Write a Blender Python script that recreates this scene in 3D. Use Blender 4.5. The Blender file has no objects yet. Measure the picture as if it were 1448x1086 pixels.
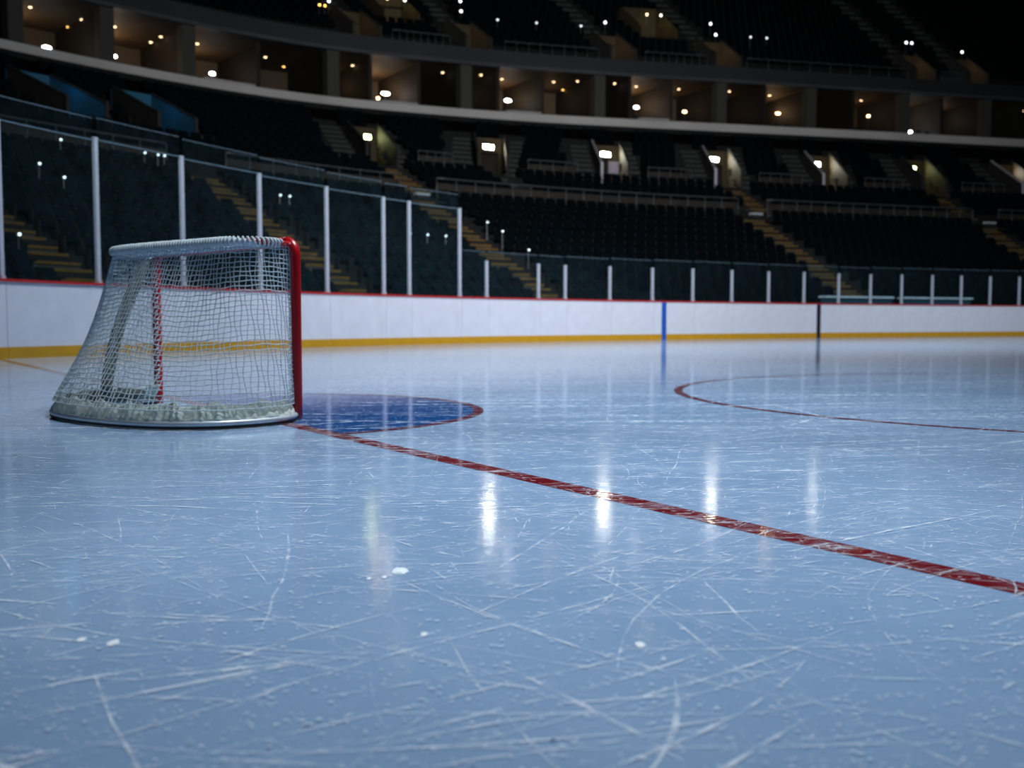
import bpy, math, random
import numpy as np
from mathutils import Vector, Matrix
R = random.Random(7)
SC = bpy.context.scene
COL = SC.collection

# ------------------------------------------------------------------ helpers
class MB:
    """collects quads and tubes, links them as one mesh object"""
    def __init__(s): s.v = []; s.f = []; s.m = []
    def face(s, pts, m=0):
        b = len(s.v); s.v += [tuple(p) for p in pts]; s.f.append(tuple(range(b, b+len(pts)))); s.m.append(m)
    def hexa(s, p, m=0):
        b = len(s.v); s.v += [tuple(q) for q in p]
        for q in ((0,3,2,1),(4,5,6,7),(0,1,5,4),(1,2,6,5),(2,3,7,6),(3,0,4,7)):
            s.f.append(tuple(b+i for i in q)); s.m.append(m)
    def box(s, lo, hi, m=0, M=None):
        x0,y0,z0 = lo; x1,y1,z1 = hi
        p = [Vector(q) for q in ((x0,y0,z0),(x1,y0,z0),(x1,y1,z0),(x0,y1,z0),(x0,y0,z1),(x1,y0,z1),(x1,y1,z1),(x0,y1,z1))]
        if M is not None: p = [M @ q for q in p]
        s.hexa(p, m)
    def tube(s, pts, r, n=8, closed=False, caps=True, m=0, sq=1.0):
        P = [Vector(p) for p in pts]; k = len(P)
        rr = r if hasattr(r, '__len__') else [r]*k
        up = Vector((0,0,1)); b0 = len(s.v); prev = None
        for i in range(k):
            if closed: t = P[(i+1)%k]-P[i-1]
            else: t = P[min(i+1,k-1)]-P[max(i-1,0)]
            if t.length < 1e-9: t = Vector((0,0,1))
            t.normalize()
            if prev is None:
                a = t.cross(up)
                if a.length < .05: a = t.cross(Vector((1,0,0)))
            else:
                a = prev - t*prev.dot(t)
                if a.length < 1e-4: a = t.cross(up)
            a.normalize(); prev = a; b = t.cross(a)
            for j in range(n):
                an = 2*math.pi*j/n
                s.v.append(tuple(P[i] + a*(math.cos(an)*rr[i]) + b*(math.sin(an)*rr[i]*sq)))
        for i in range(k if closed else k-1):
            for j in range(n):
                i2 = (i+1)%k; j2 = (j+1)%n
                s.f.append((b0+i*n+j, b0+i*n+j2, b0+i2*n+j2, b0+i2*n+j)); s.m.append(m)
        if caps and not closed:
            s.f.append(tuple(b0+j for j in range(n-1,-1,-1))); s.m.append(m)
            s.f.append(tuple(b0+(k-1)*n+j for j in range(n))); s.m.append(m)
    def build(s, name, mats, parent=None, smooth=False, loc=None, rotz=0):
        me = bpy.data.meshes.new(name); me.from_pydata(s.v, [], s.f); me.update()
        if not isinstance(mats, (list, tuple)): mats = [mats]
        for m in mats: me.materials.append(m)
        if len(mats) > 1: me.polygons.foreach_set('material_index', s.m)
        if smooth: me.polygons.foreach_set('use_smooth', [True]*len(me.polygons))
        o = bpy.data.objects.new(name, me); COL.objects.link(o)
        if parent is not None: o.parent = parent
        if loc is not None: o.location = loc
        o.rotation_euler.z = rotz
        return o

def tag(o, label, cat, group=None):
    o['label'] = label; o['category'] = cat
    if group: o['group'] = group
    return o
def thing(name, label, cat, loc=(0,0,0), rz=0, group=None):
    o = bpy.data.objects.new(name, None); COL.objects.link(o); o.empty_display_size = .2
    o.location = loc; o.rotation_euler.z = rz
    return tag(o, label, cat, group)
def struct(o, label=None):
    o['kind'] = 'structure'
    if label: o['label'] = label
    return o
ORD = ['first','second','third','fourth','fifth','sixth','seventh','eighth','ninth','tenth','eleventh','twelfth','thirteenth',
       'fourteenth','fifteenth','sixteenth','seventeenth','eighteenth','nineteenth','twentieth','twenty-first','twenty-second','twenty-third','twenty-fourth','twenty-fifth','twenty-sixth']

# ------------------------------------------------------------------ materials
def newmat(name):
    m = bpy.data.materials.new(name); m.use_nodes = True
    nt = m.node_tree
    return m, nt, nt.nodes['Principled BSDF'], nt.nodes['Material Output']
def surf(name, c, rough=.5, metal=0, var=.12, scale=6, bump=0, spec=.5, ior=None):
    m, nt, p, out = newmat(name)
    tc = nt.nodes.new('ShaderNodeTexCoord'); nz = nt.nodes.new('ShaderNodeTexNoise'); nz.inputs['Scale'].default_value = scale
    nz.inputs['Detail'].default_value = 4
    nt.links.new(tc.outputs['Object'], nz.inputs['Vector'])
    cr = nt.nodes.new('ShaderNodeValToRGB')
    cr.color_ramp.elements[0].position = .3; cr.color_ramp.elements[1].position = .7
    cr.color_ramp.elements[0].color = (*[x*(1-var) for x in c], 1); cr.color_ramp.elements[1].color = (*[min(1, x*(1+var)) for x in c], 1)
    nt.links.new(nz.outputs['Fac'], cr.inputs['Fac']); nt.links.new(cr.outputs['Color'], p.inputs['Base Color'])
    p.inputs['Roughness'].default_value = rough; p.inputs['Metallic'].default_value = metal
    p.inputs['Specular IOR Level'].default_value = spec
    if ior: p.inputs['IOR'].default_value = ior
    if bump:
        b = nt.nodes.new('ShaderNodeBump'); b.inputs['Strength'].default_value = bump; b.inputs['Distance'].default_value = .01
        nt.links.new(nz.outputs['Fac'], b.inputs['Height']); nt.links.new(b.outputs['Normal'], p.inputs['Normal'])
    return m
def glow(name, c, s):
    m, nt, p, out = newmat(name)
    p.inputs['Base Color'].default_value = (.02,.02,.02,1)
    p.inputs['Emission Color'].default_value = (*c, 1); p.inputs['Emission Strength'].default_value = s
    return m

def ice_material():
    m, nt, p, out = newmat('ice'); N = nt.nodes; L = nt.links
    tc = N.new('ShaderNodeTexCoord')
    def noise(scale, detail=4, stretch=(1,1,1), rot=0, rough=.55):
        mp = N.new('ShaderNodeMapping'); mp.inputs['Scale'].default_value = stretch; mp.inputs['Rotation'].default_value = (0,0,rot)
        L.new(tc.outputs['Object'], mp.inputs['Vector'])
        n = N.new('ShaderNodeTexNoise'); n.inputs['Scale'].default_value = scale; n.inputs['Detail'].default_value = detail; n.inputs['Roughness'].default_value = rough
        L.new(mp.outputs['Vector'], n.inputs['Vector']); return n.outputs['Fac']
    def ramp(src, a, b, ca=(0,0,0,1), cb=(1,1,1,1)):
        r = N.new('ShaderNodeValToRGB'); r.color_ramp.elements[0].position = a; r.color_ramp.elements[1].position = b
        r.color_ramp.elements[0].color = ca; r.color_ramp.elements[1].color = cb
        L.new(src, r.inputs['Fac']); return r.outputs['Color']
    def mix(f, a, b):
        x = N.new('ShaderNodeMix'); x.data_type = 'RGBA'
        L.new(f, x.inputs[0])
        for v, k in ((a,6),(b,7)):
            if isinstance(v, tuple): x.inputs[k].default_value = v
            else: L.new(v, x.inputs[k])
        return x.outputs[2]
    base = ramp(noise(.9, 5), .3, .7, (.238,.364,.548,1), (.314,.448,.638,1))
    # frosty smears lying across the sheet
    sm = ramp(noise(.8, 8, (.35,1.6,1), .25, .7), .55, .74)
    sc = N.new('ShaderNodeMath'); sc.operation = 'MULTIPLY'; sc.inputs[1].default_value = .55; L.new(sm, sc.inputs[0])
    c1 = mix(sc.outputs[0], base, (.58,.72,.90,1))
    fl = ramp(noise(34, 3, (.5,1.3,1), .1), .66, .74)
    sc2 = N.new('ShaderNodeMath'); sc2.operation = 'MULTIPLY'; sc2.inputs[1].default_value = .28; L.new(fl, sc2.inputs[0])
    c2 = mix(sc2.outputs[0], c1, (.66,.78,.92,1))
    L.new(c2, p.inputs['Base Color'])
    rr = ramp(noise(22, 6, (.6,1.4,1), .4, .7), .38, .66, (.03,)*3+(1,), (.19,)*3+(1,))
    L.new(rr, p.inputs['Roughness'])
    p.inputs['IOR'].default_value = 1.31; p.inputs['Specular IOR Level'].default_value = .5
    h1 = noise(95, 3); h2 = noise(9, 3)
    add = N.new('ShaderNodeMath'); add.operation = 'MULTIPLY_ADD'; add.inputs[1].default_value = .35; L.new(h1, add.inputs[0]); L.new(h2, add.inputs[2])
    b = N.new('ShaderNodeBump'); b.inputs['Strength'].default_value = .11; b.inputs['Distance'].default_value = .005
    L.new(add.outputs[0], b.inputs['Height']); L.new(b.outputs['Normal'], p.inputs['Normal'])
    return m
def paint_material(name, c, worn, amount=.5):
    """paint under the ice: same gloss as the sheet, frosted over in scraped patches"""
    m, nt, p, out = newmat(name); N = nt.nodes; L = nt.links
    tc = N.new('ShaderNodeTexCoord')
    mp = N.new('ShaderNodeMapping'); mp.inputs['Scale'].default_value = (3,9,1); mp.inputs['Rotation'].default_value = (0,0,.5)
    L.new(tc.outputs['Object'], mp.inputs['Vector'])
    n = N.new('ShaderNodeTexNoise'); n.inputs['Scale'].default_value = 1.2; n.inputs['Detail'].default_value = 6; n.inputs['Roughness'].default_value = .65
    L.new(mp.outputs['Vector'], n.inputs['Vector'])
    r = N.new('ShaderNodeValToRGB'); r.color_ramp.elements[0].position = .52; r.color_ramp.elements[1].position = .72
    r.color_ramp.elements[0].color = (*c,1); r.color_ramp.elements[1].color = (*[c[i]*(1-amount)+worn[i]*amount for i in range(3)],1)
    L.new(n.outputs['Fac'], r.inputs['Fac']); L.new(r.outputs['Color'], p.inputs['Base Color'])
    p.inputs['Roughness'].default_value = .06; p.inputs['IOR'].default_value = 1.31
    n2 = N.new('ShaderNodeTexNoise'); n2.inputs['Scale'].default_value = 30; L.new(tc.outputs['Object'], n2.inputs['Vector'])
    b = N.new('ShaderNodeBump'); b.inputs['Strength'].default_value = .1; b.inputs['Distance'].default_value = .005
    L.new(n2.outputs['Fac'], b.inputs['Height']); L.new(b.outputs['Normal'], p.inputs['Normal'])
    return m
def scratch_material(name, a0, a1):
    m, nt, p, out = newmat(name); N = nt.nodes; L = nt.links
    p.inputs['Base Color'].default_value = (.80,.88,.97,1); p.inputs['Roughness'].default_value = .45
    tc = N.new('ShaderNodeTexCoord'); n = N.new('ShaderNodeTexNoise'); n.inputs['Scale'].default_value = 14; n.inputs['Detail'].default_value = 4
    L.new(tc.outputs['Object'], n.inputs['Vector'])
    mr = N.new('ShaderNodeMapRange'); mr.inputs[1].default_value = .38; mr.inputs[2].default_value = .66; mr.inputs[3].default_value = a0; mr.inputs[4].default_value = a1
    L.new(n.outputs['Fac'], mr.inputs[0]); L.new(mr.outputs[0], p.inputs['Alpha'])
    return m
def glass_material():
    m, nt, p, out = newmat('acrylic'); N = nt.nodes; L = nt.links
    N.remove(p)
    tr = N.new('ShaderNodeBsdfTransparent'); tr.inputs['Color'].default_value = (.86,.93,.95,1)
    gl = N.new('ShaderNodeBsdfGlossy'); gl.inputs['Roughness'].default_value = .05; gl.inputs['Color'].default_value = (.8,.9,.95,1)
    df = N.new('ShaderNodeBsdfDiffuse'); df.inputs['Color'].default_value = (.30,.55,.68,1)
    lw = N.new('ShaderNodeLayerWeight'); lw.inputs['Blend'].default_value = .5
    pw = N.new('ShaderNodeMath'); pw.operation = 'POWER'; pw.inputs[1].default_value = 5; L.new(lw.outputs['Facing'], pw.inputs[0])
    fr = N.new('ShaderNodeMath'); fr.operation = 'MULTIPLY_ADD'; fr.inputs[1].default_value = .6; fr.inputs[2].default_value = .022; L.new(pw.outputs[0], fr.inputs[0])
    tc = N.new('ShaderNodeTexCoord'); nz = N.new('ShaderNodeTexNoise'); nz.inputs['Scale'].default_value = 2.5; nz.inputs['Detail'].default_value = 6
    L.new(tc.outputs['Object'], nz.inputs['Vector'])
    mr = N.new('ShaderNodeMapRange'); mr.inputs[1].default_value = .3; mr.inputs[2].default_value = .75; mr.inputs[3].default_value = .0015; mr.inputs[4].default_value = .008
    L.new(nz.outputs['Fac'], mr.inputs[0])
    m1 = N.new('ShaderNodeMixShader'); m2 = N.new('ShaderNodeMixShader')
    L.new(mr.outputs[0], m1.inputs[0]); L.new(tr.outputs[0], m1.inputs[1]); L.new(df.outputs[0], m1.inputs[2])
    L.new(fr.outputs[0], m2.inputs[0]); L.new(m1.outputs[0], m2.inputs[1]); L.new(gl.outputs[0], m2.inputs[2])
    L.new(m2.outputs[0], out.inputs['Surface'])
    return m

M = dict(
    ice=ice_material(),
    redline=paint_material('red_paint', (.17,.010,.016), (.50,.42,.55), .8),
    blue=paint_material('blue_paint', (.003,.078,.290), (.18,.34,.62), .2),
    outline=paint_material('dull_red_paint', (.13,.012,.03), (.42,.36,.48), .5),
    scratch=scratch_material('skate_scratch', .06, .92), speck=scratch_material('frost_speck', .35, .95),
    board=surf('white_board', (.535,.55,.61), .35, var=.05, scale=2.5),
    kick=surf('yellow_kickplate', (.44,.225,.003), .45, var=.10, scale=3),
    cap=surf('red_cap', (.36,.018,.015), .35),
    capdark=surf('black_gasket', (.012,.012,.014), .5),
    bluestripe=surf('blue_stripe', (.012,.075,.34), .35), darkstripe=surf('dark_stripe', (.014,.010,.018), .4),
    alu=surf('aluminium', (.52,.55,.64), .38, .35, .06),
    glass=glass_material(),
    edge=surf('polished_edge', (.09,.135,.17), .3),
    redpost=surf('red_enamel', (.44,.005,.010), .28, var=.06),
    cord=surf('white_cord', (.54,.61,.64), .7, var=.12, scale=30),
    canvas=surf('canvas', (.57,.63,.55), .75, var=.14, scale=14, bump=.4),
    pad=surf('olive_pad', (.075,.092,.075), .8, var=.2, scale=10),
    basebar=surf('base_bar', (.52,.56,.60), .35, .3), rubber_and_shadow=surf('rubber_and_shadow', (.012,.013,.016), .6),  # the black also serves as the shadow strip under the goal's base bar
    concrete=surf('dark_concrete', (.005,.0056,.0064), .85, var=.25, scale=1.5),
    updeck=surf('shaded_concrete', (.0015,.0018,.002), .85, var=.25, scale=1.5),  # darker copy of the concrete: the upper deck's lack of light is in the colour
    wallmid=surf('grey_concrete', (.026,.025,.024), .8, var=.15, scale=.8),
    fascia=surf('fascia_panel', (.62,.60,.575), .7, var=.10, scale=.3),
    upfascia=surf('upper_fascia', (.022,.025,.030), .6, var=.15, scale=.3),
    lip=surf('fascia_lip', (.058,.06,.064), .6, var=.2, scale=.3),
    stair=surf('stair_concrete', (.042,.045,.042), .8, var=.2, scale=2),
    nosing=surf('yellow_lit_nosing', (.14,.078,.012), .6, var=.25, scale=3),  # nosing yellow that also carries the yellowish light on the treads
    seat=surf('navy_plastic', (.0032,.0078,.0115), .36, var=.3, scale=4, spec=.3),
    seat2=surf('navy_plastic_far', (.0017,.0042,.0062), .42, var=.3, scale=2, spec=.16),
    rail=surf('rail_steel', (.10,.11,.115), .4, .3), railpanel=surf('rail_panel', (.026,.022,.018), .6, var=.3, scale=2),
    suitewall=surf('tan_wall', (.085,.057,.030), .7, var=.15, scale=.6), suitedark=surf('brown_partition', (.012,.009,.006), .7, var=.2, scale=.7),
    column=surf('column_grey', (.05,.049,.042), .7, var=.1),
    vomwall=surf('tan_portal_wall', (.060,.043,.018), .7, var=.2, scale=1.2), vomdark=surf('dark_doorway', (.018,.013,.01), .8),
    vomwhite=surf('pale_coping', (.62,.60,.66), .5), teal=surf('blue_lit_wall', (.02,.14,.24), .6),  # teal: the blue light inside two portals is put into the wall colour
    signbody=surf('sign_housing', (.3,.3,.28), .5),
    signface=glow('sign_light', (1,.95,.78), 85), signgreen=glow('sign_light_green', (.9,1,.45), 34),
    warm=glow('warm_lamp', (1,.66,.36), 7), upcool=glow('upper_cool_lamp', (.80,.90,1), 7), upwhite=glow('upper_white_lamp', (1,.95,.85), 6), cool=glow('cool_lamp', (.80,.90,1), 22), amber=glow('amber_lamp', (1,.55,.12), 6), white=glow('white_lamp', (1,.95,.92), 26),
    tiny=glow('small_lamp_and_glint', (.80,.92,1), 3.0),  # used for upper lamps and for the added glints among the lower seats
    counter=surf('pale_counter', (.62,.58,.58), .5), stool=surf('stool_dark', (.02,.018,.016), .6),
    bench=surf('white_ledge', (.60,.66,.72), .5), snow=surf('snow', (.85,.9,.96), .8, bump=.5, scale=20),
)

# ------------------------------------------------------------------ plan of the bowl: board curve, outward normal, spacing
CPT = np.array([(-11,8),(-10.4,13),(-9.3,17.3),(-7.6,21.2),(-5.2,25.7),(-2.2,29.7),(1.0,33.0),(5.5,36.6),(12.8,41.4),(17.2,43.7),(24,46.8),(33,50.4),(45,54.5),(60,59)], float)
def plan():
    P = np.vstack([2*CPT[0]-CPT[1], CPT, 2*CPT[-1]-CPT[-2]]); out = []
    for i in range(1, len(P)-2):
        t = np.linspace(0, 1, 40, endpoint=False)[:,None]; a,b,c,d = P[i-1],P[i],P[i+1],P[i+2]
        out.append(.5*((2*b)+(-a+c)*t+(2*a-5*b+4*c-d)*t*t+(-a+3*b-3*c+d)*t**3))
    C = np.vstack(out+[P[-2:-1]])
    for _ in range(200): C[1:-1] = .25*C[:-2]+.5*C[1:-1]+.25*C[2:]
    d = np.r_[0, np.cumsum(np.linalg.norm(np.diff(C, axis=0), axis=1))]
    S = np.arange(0, d[-1], .25)
    B = np.c_[np.interp(S,d,C[:,0]), np.interp(S,d,C[:,1])]
    T = np.gradient(B, axis=0); n = 41; k = np.ones(n)/n
    ap = np.vstack([np.repeat(T[:1],n//2,0), T, np.repeat(T[-1:],n//2,0)])
    T = np.c_[np.convolve(ap[:,0],k,'valid'), np.convolve(ap[:,1],k,'valid')]
    T /= np.linalg.norm(T, axis=1)[:,None]
    N = np.c_[-T[:,1], T[:,0]]
    KS = [(0,29.3),(15,29.3),(23,29.3),(30,30),(36,29.6),(43,27.5),(52,25),(65,22.7),(80,21.5),(94,21)]
    K = np.interp(S, [a for a,b in KS], [b for a,b in KS])/28
    K = np.convolve(np.r_[np.repeat(K[0],20),K,np.repeat(K[-1],20)], k, 'valid')
    return S, B, N*K[:,None], N
PS, PB, PN, PU = plan()
def bowl(s, d, z=0.):
    return Vector((float(np.interp(s,PS,PB[:,0])+d*np.interp(s,PS,PN[:,0])), float(np.interp(s,PS,PB[:,1])+d*np.interp(s,PS,PN[:,1])), z))
def out_dir(s):
    v = Vector((float(np.interp(s,PS,PU[:,0])), float(np.interp(s,PS,PU[:,1])), 0)); v.normalize(); return v
def stretch(s, d): return (bowl(s+.15,d)-bowl(s-.15,d)).length/.3
def kd(s): return float(np.hypot(np.interp(s,PS,PN[:,0]), np.interp(s,PS,PN[:,1])))
def heading(s): n = out_dir(s); return math.atan2(n.y, n.x)-math.pi/2     # local +y points away from the rink
def sweep(mb, s0, s1, d0, d1, z0, z1, step=.6, m=0, z0b=None, z1b=None, sk=0., sd=0.):
    """a curved bar along the bowl between s0 and s1"""
    n = max(1, int(math.ceil((s1-s0)/step))); b = len(mb.v)
    z0b = z0 if z0b is None else z0b; z1b = z1 if z1b is None else z1b
    for i in range(n+1):
        s = s0+(s1-s0)*i/n
        a, c = s+sk*(d0-sd), s+sk*(d1-sd)
        mb.v += [tuple(bowl(a,d0,z0)), tuple(bowl(c,d1,z0b)), tuple(bowl(c,d1,z1b)), tuple(bowl(a,d0,z1))]
    for i in range(n):
        for j in range(4):
            a = b+i*4+j; c = b+i*4+(j+1)%4
            mb.f.append((a, a+4, c+4, c)); mb.m.append(m)
    mb.f.append((b,b+1,b+2,b+3)); mb.m.append(m); e = b+n*4
    mb.f.append((e+3,e+2,e+1,e)); mb.m.append(m)

CAMZ = .668
FPX = 1400.
PITCH = math.atan(88/FPX)
def project(p):
    z = p.z-CAMZ; c, s = math.cos(PITCH), math.sin(PITCH)
    d = p.y*c-z*s; u = p.y*s+z*c
    if d < .05: return None
    return 724+FPX*p.x/d, 543-FPX*u/d, d
def in_frame(p, mx=0, my=0):
    q = project(p)
    return q is not None and -mx < q[0] < 1448+mx and -my < q[1] < 1086+my

# ------------------------------------------------------------------ ice sheet and its markings
mb = MB()
ring = [bowl(s, .06) for s in np.arange(0, 93, 1.0)]
pts = [(-14,-6,0)] + [(p.x,p.y,0) for p in ring] + [(62,-6,0)]
mb.face(pts[::-1])
b0 = [(x,y,-.12) for x,y,z in pts]; n = len(pts)
for i in range(n): mb.face([pts[i], pts[(i+1)%n], b0[(i+1)%n], b0[i]])
ice = struct(mb.build('floor', M['ice']), 'scratched blue-white ice sheet of the rink')

CR = Vector((-2.1, 7.37)); LD = Vector((1,-1.46)).normalized(); LN = Vector((-LD.y, LD.x))   # LD runs along the goal line, LN towards centre ice
if LN.x < 0: LN = -LN
def flat_strip(path, w, z):
    mb = MB(); k = len(path); b = 0
    for i,p in enumerate(path):
        t = (path[min(i+1,k-1)]-path[max(i-1,0)]).normalized(); nn = Vector((-t.y,t.x))
        mb.v += [(p.x+nn.x*w/2, p.y+nn.y*w/2, z), (p.x-nn.x*w/2, p.y-nn.y*w/2, z)]
    for i in range(k-1): mb.f.append((2*i,2*i+1,2*i+3,2*i+2)); mb.m.append(0)
    return mb
def up(o):
    me = o.data
    if me.polygons and me.polygons[0].normal.z < 0: me.flip_normals()
    return o
path = [CR+LD*t for t in np.linspace(-12.7, 10.5, 60)]
gl = up(flat_strip(path, .115, .0012).build('goal_line', M['redline'], ice))
gl['label'] = 'worn red goal line painted across the ice'
mb = MB()
arc = [CR + LN*(1.85*math.cos(a)) + LD*(1.85*math.sin(a)) for a in np.linspace(-math.pi/2, math.pi/2, 64)]
mb.face([(p.x,p.y,.0008) for p in arc])
crease = up(mb.build('goal_crease', M['blue'], ice)); crease['label'] = 'blue half-round goal crease'
ol = up(flat_strip(arc, .075, .0016).build('crease_outline', M['outline'], crease)); ol['label'] = 'red outline'
cc = Vector((5.33,9.02))
circ = [cc+Vector((math.cos(a),math.sin(a)))*3.76 for a in np.linspace(0, 2*math.pi, 161)]
fc = up(flat_strip(circ, .08, .0012).build('faceoff_circle', M['outline'], ice)); fc['label'] = 'thin red faceoff circle'

# skate scratches and frost specks: nobody could count them
def ribbons(mb, n, yr, ln, wd, curv, zbase, spread=.62, dev=.55, mixed=.25):
    for i in range(n):
        y = yr[0]*(yr[1]/yr[0])**R.random() if yr[0] > 0 else R.uniform(*yr)
        x = R.uniform(-spread, spread)*y*1.05
        L_ = R.uniform(*ln); k = max(4, int(L_/.12)); k = min(k, 22)
        a = R.gauss(.1, dev) if R.random() > mixed else R.uniform(0, math.pi)
        if R.random() < .5: a += math.pi
        c = R.gauss(0, curv); w = R.uniform(*wd); p = Vector((x,y)); b = len(mb.v)
        z = zbase + R.random()*.0006
        for j in range(k+1):
            t = j/k; aa = a + c*L_*(t-.5) + R.gauss(0,.03)
            dv = Vector((math.cos(aa), math.sin(aa))); nn = Vector((-dv.y,dv.x))
            ww = w*(.08+.92*math.sin(math.pi*min(1,max(0,t)))**.6)*R.uniform(.6,1.15)
            mb.v += [(p.x+nn.x*ww/2, p.y+nn.y*ww/2, z), (p.x-nn.x*ww/2, p.y-nn.y*ww/2, z)]
            p = p + dv*(L_/k)
        for j in range(k): mb.f.append((b+2*j+1, b+2*j+3, b+2*j+2, b+2*j)); mb.m.append(0)
mb = MB()
ribbons(mb, 85, (1.3,2.7), (.4,1.6), (.003,.010), .5, .0020)
ribbons(mb, 30, (1.3,2.4), (.12,.6), (.004,.018), .8, .0020)
ribbons(mb, 700, (2.5,6.5), (.25,1.8), (.0016,.005), .6, .0022, mixed=.12)
ribbons(mb, 1500, (2.5,7), (.03,.22), (.0018,.0055), 1.5, .0024, mixed=.4)
ribbons(mb, 300, (5,13), (.4,2.2), (.005,.016), .3, .0022, dev=.35, mixed=.02)
ribbons(mb, 34, (6.0,13), (.8,2.6), (.02,.06), .1, .0026, dev=.2, mixed=0)
ribbons(mb, 330, (3.5,11), (.3,1.6), (.003,.012), .3, .0027, dev=.3, mixed=0)
sc = up(mb.build('skate_scratches', M['scratch'])); sc['kind'] = 'stuff'; tag(sc, 'fine white skate scratches crossing the ice sheet', 'scratches')
mb = MB()
for i in range(9000):
    y = 1.3*(9/1.3)**R.random(); x = R.uniform(-.6,.6)*y; r = R.uniform(.0012,.0045)*(.6+.12*y); a0 = R.random()*6
    e = R.uniform(1,2.6); k = 6
    mb.face([(x+e*r*math.cos(a0+q*2*math.pi/k)*R.uniform(.7,1.2), y+r*math.sin(a0+q*2*math.pi/k)*R.uniform(.7,1.2), .0035) for q in range(k)])
sp = up(mb.build('frost_specks', M['speck'])); sp['kind'] = 'stuff'; tag(sp, 'tiny frost specks scattered over the near ice', 'frost')
# lumps of scraped snow
lumps = [(-.300,2.618,.019,'largest white snow lump lying alone on the ice below the goal'),
         (-.333,2.555,.007,'tiny snow crumb just in front of the largest snow lump'),
         (-.372,2.540,.006,'tiny snow crumb furthest toward the goal side of the largest snow lump'),
         (.265,2.012,.010,'small snow lump on the blurred near ice below the red goal line'),
         (-.188,2.082,.007,'small snow crumb on the near ice straight below the largest lump'),
         (-.83,2.022,.011,'small frosty lump on the near ice in the darkest corner'),
         (-.906,2.044,.008,'smaller frosty lump beside the lump in the darkest corner')]
for x,y,r,lb in lumps:
    mb = MB(); rings = []
    for i in range(5):
        ph = math.pi/2*i/4.; zz = r*.28*math.sin(ph); rr = r*math.cos(ph)+.0004
        rings.append([(rr*math.cos(q*math.pi/6)*R.uniform(.8,1.25), 1.9*rr*math.sin(q*math.pi/6)*R.uniform(.8,1.1), zz*R.uniform(.85,1.1)) for q in range(12)])
    for i in range(4):
        for q in range(12): mb.face([rings[i][q], rings[i][(q+1)%12], rings[i+1][(q+1)%12], rings[i+1][q]])
    mb.face(rings[4])
    tag(mb.build('snow_lump', M['snow'], loc=(x,y,.001), smooth=True), lb, 'snow', 'snow lumps on the ice')

# ------------------------------------------------------------------ the goal
W = .9436
goal = thing('hockey_goal', 'red-posted hockey goal with white net standing on the blue crease', 'goal', (-2.157,7.348,0), math.radians(137.706))
def smooth_path(P, n, it=0):
    P = [Vector(p) for p in P]; Q = [2*P[0]-P[1]]+P+[2*P[-1]-P[-2]]; out = []
    for i in range(1, len(Q)-2):
        a,b,c,d = Q[i-1],Q[i],Q[i+1],Q[i+2]
        for q in range(20):
            t = q/20; out.append(.5*((2*b)+(-a+c)*t+(2*a-5*b+4*c-d)*t*t+(-a+3*b-3*c+d)*t**3))
    out.append(P[-1])
    d = [0]
    for i in range(1,len(out)): d.append(d[-1]+(out[i]-out[i-1]).length)
    res = []
    for j in range(n):
        t = d[-1]*j/(n-1); i = 0
        while i < len(d)-2 and d[i+1] < t: i += 1
        u = (t-d[i])/max(1e-9, d[i+1]-d[i]); res.append(out[i].lerp(out[i+1], u))
    return res
HT = 1.21
base_c = [(-W,.02),(-1.07,.16),(-1.13,.35),(-1.12,.55),(-1.06,.73),(-.93,.88),(-.73,1.0),(-.4,1.085),(0,1.11),(.38,1.07),(.66,.95),(.84,.76),(.95,.5),(.98,.25),(W,.02)]
top_c = [(-W+.03,.03),(-.935,.13),(-.95,.27),(-.89,.39),(-.78,.44),(-.5,.47),(-.1,.52),(.3,.545),(.6,.51),(.81,.38),(.91,.18),(W,.0)]
base_p = smooth_path([(a,b,0) for a,b in base_c], 241)
top_p = smooth_path([(a,b,0) for a,b in top_c], 241)
# posts with rounded corners into the crossbar
r_ = .034
def corner(sx):
    return [(sx*W,0,.012)]+[(sx*W,0,z) for z in np.linspace(.1,HT-.10,8)] + [(sx*(W-.10+.10*math.cos(a)),0,HT-.10+.10*math.sin(a)) for a in np.linspace(.15,math.pi/2,8)]
for sx,lb in ((-1,None),(1,None)):
    mb = MB(); mb.tube(corner(sx), r_, 16); mb.build('post', M['redpost'], goal, True)
mb = MB(); mb.tube([(x,0,HT) for x in np.linspace(-(W-.1),W-.1,14)], r_, 16); mb.build('crossbar', M['redpost'], goal, True)
# top frame bar with its white lacing
tz = HT-.02
mb = MB(); mb.tube([(p.x,p.y,tz+.0) for p in top_p[::3]], .019, 10); fr_ = mb.build('top_frame', M['redpost'], goal, True)
mb = MB()
hel = []
for i in range(1300):
    t = .035+.94*i/1299; j = min(239, int(t*240)); u = t*240-j; p = top_p[j].lerp(top_p[j+1], u); tg = (top_p[j+1]-top_p[j]).normalized(); nn = Vector((-tg.y,tg.x,0))
    an = t*2*math.pi*86
    hel.append(Vector((p.x,p.y,tz))+nn*(.026*math.cos(an))+Vector((0,0,1))*(.026*math.sin(an)))
mb.tube(hel, .0085, 5); mb.build('net_lacing', M['cord'], fr_, True)
mb = MB()
mb.tube([(p.x,p.y,tz-.006) for p in top_p[26:208:2]], [.02+.007*min(1,i/6,(90-i)/6) for i in range(91)], 12); cv = mb.build('top_sleeve', M['cord'], fr_, True); cv['label'] = 'white canvas sleeve'
# base bar: pale bar, the shadow beneath it shaped as a black strip
mb = MB(); mb.tube([(p.x,p.y,.038) for p in base_p[::2]], .025, 10, sq=.8); bb = mb.build('base_frame', M['basebar'], goal, True)
mb = MB(); mb.tube([(p.x,p.y,.016) for p in base_p[::2]], .022, 8, sq=.5); mb.build('shadow_strip', M['rubber_and_shadow'], bb, True)
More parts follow.
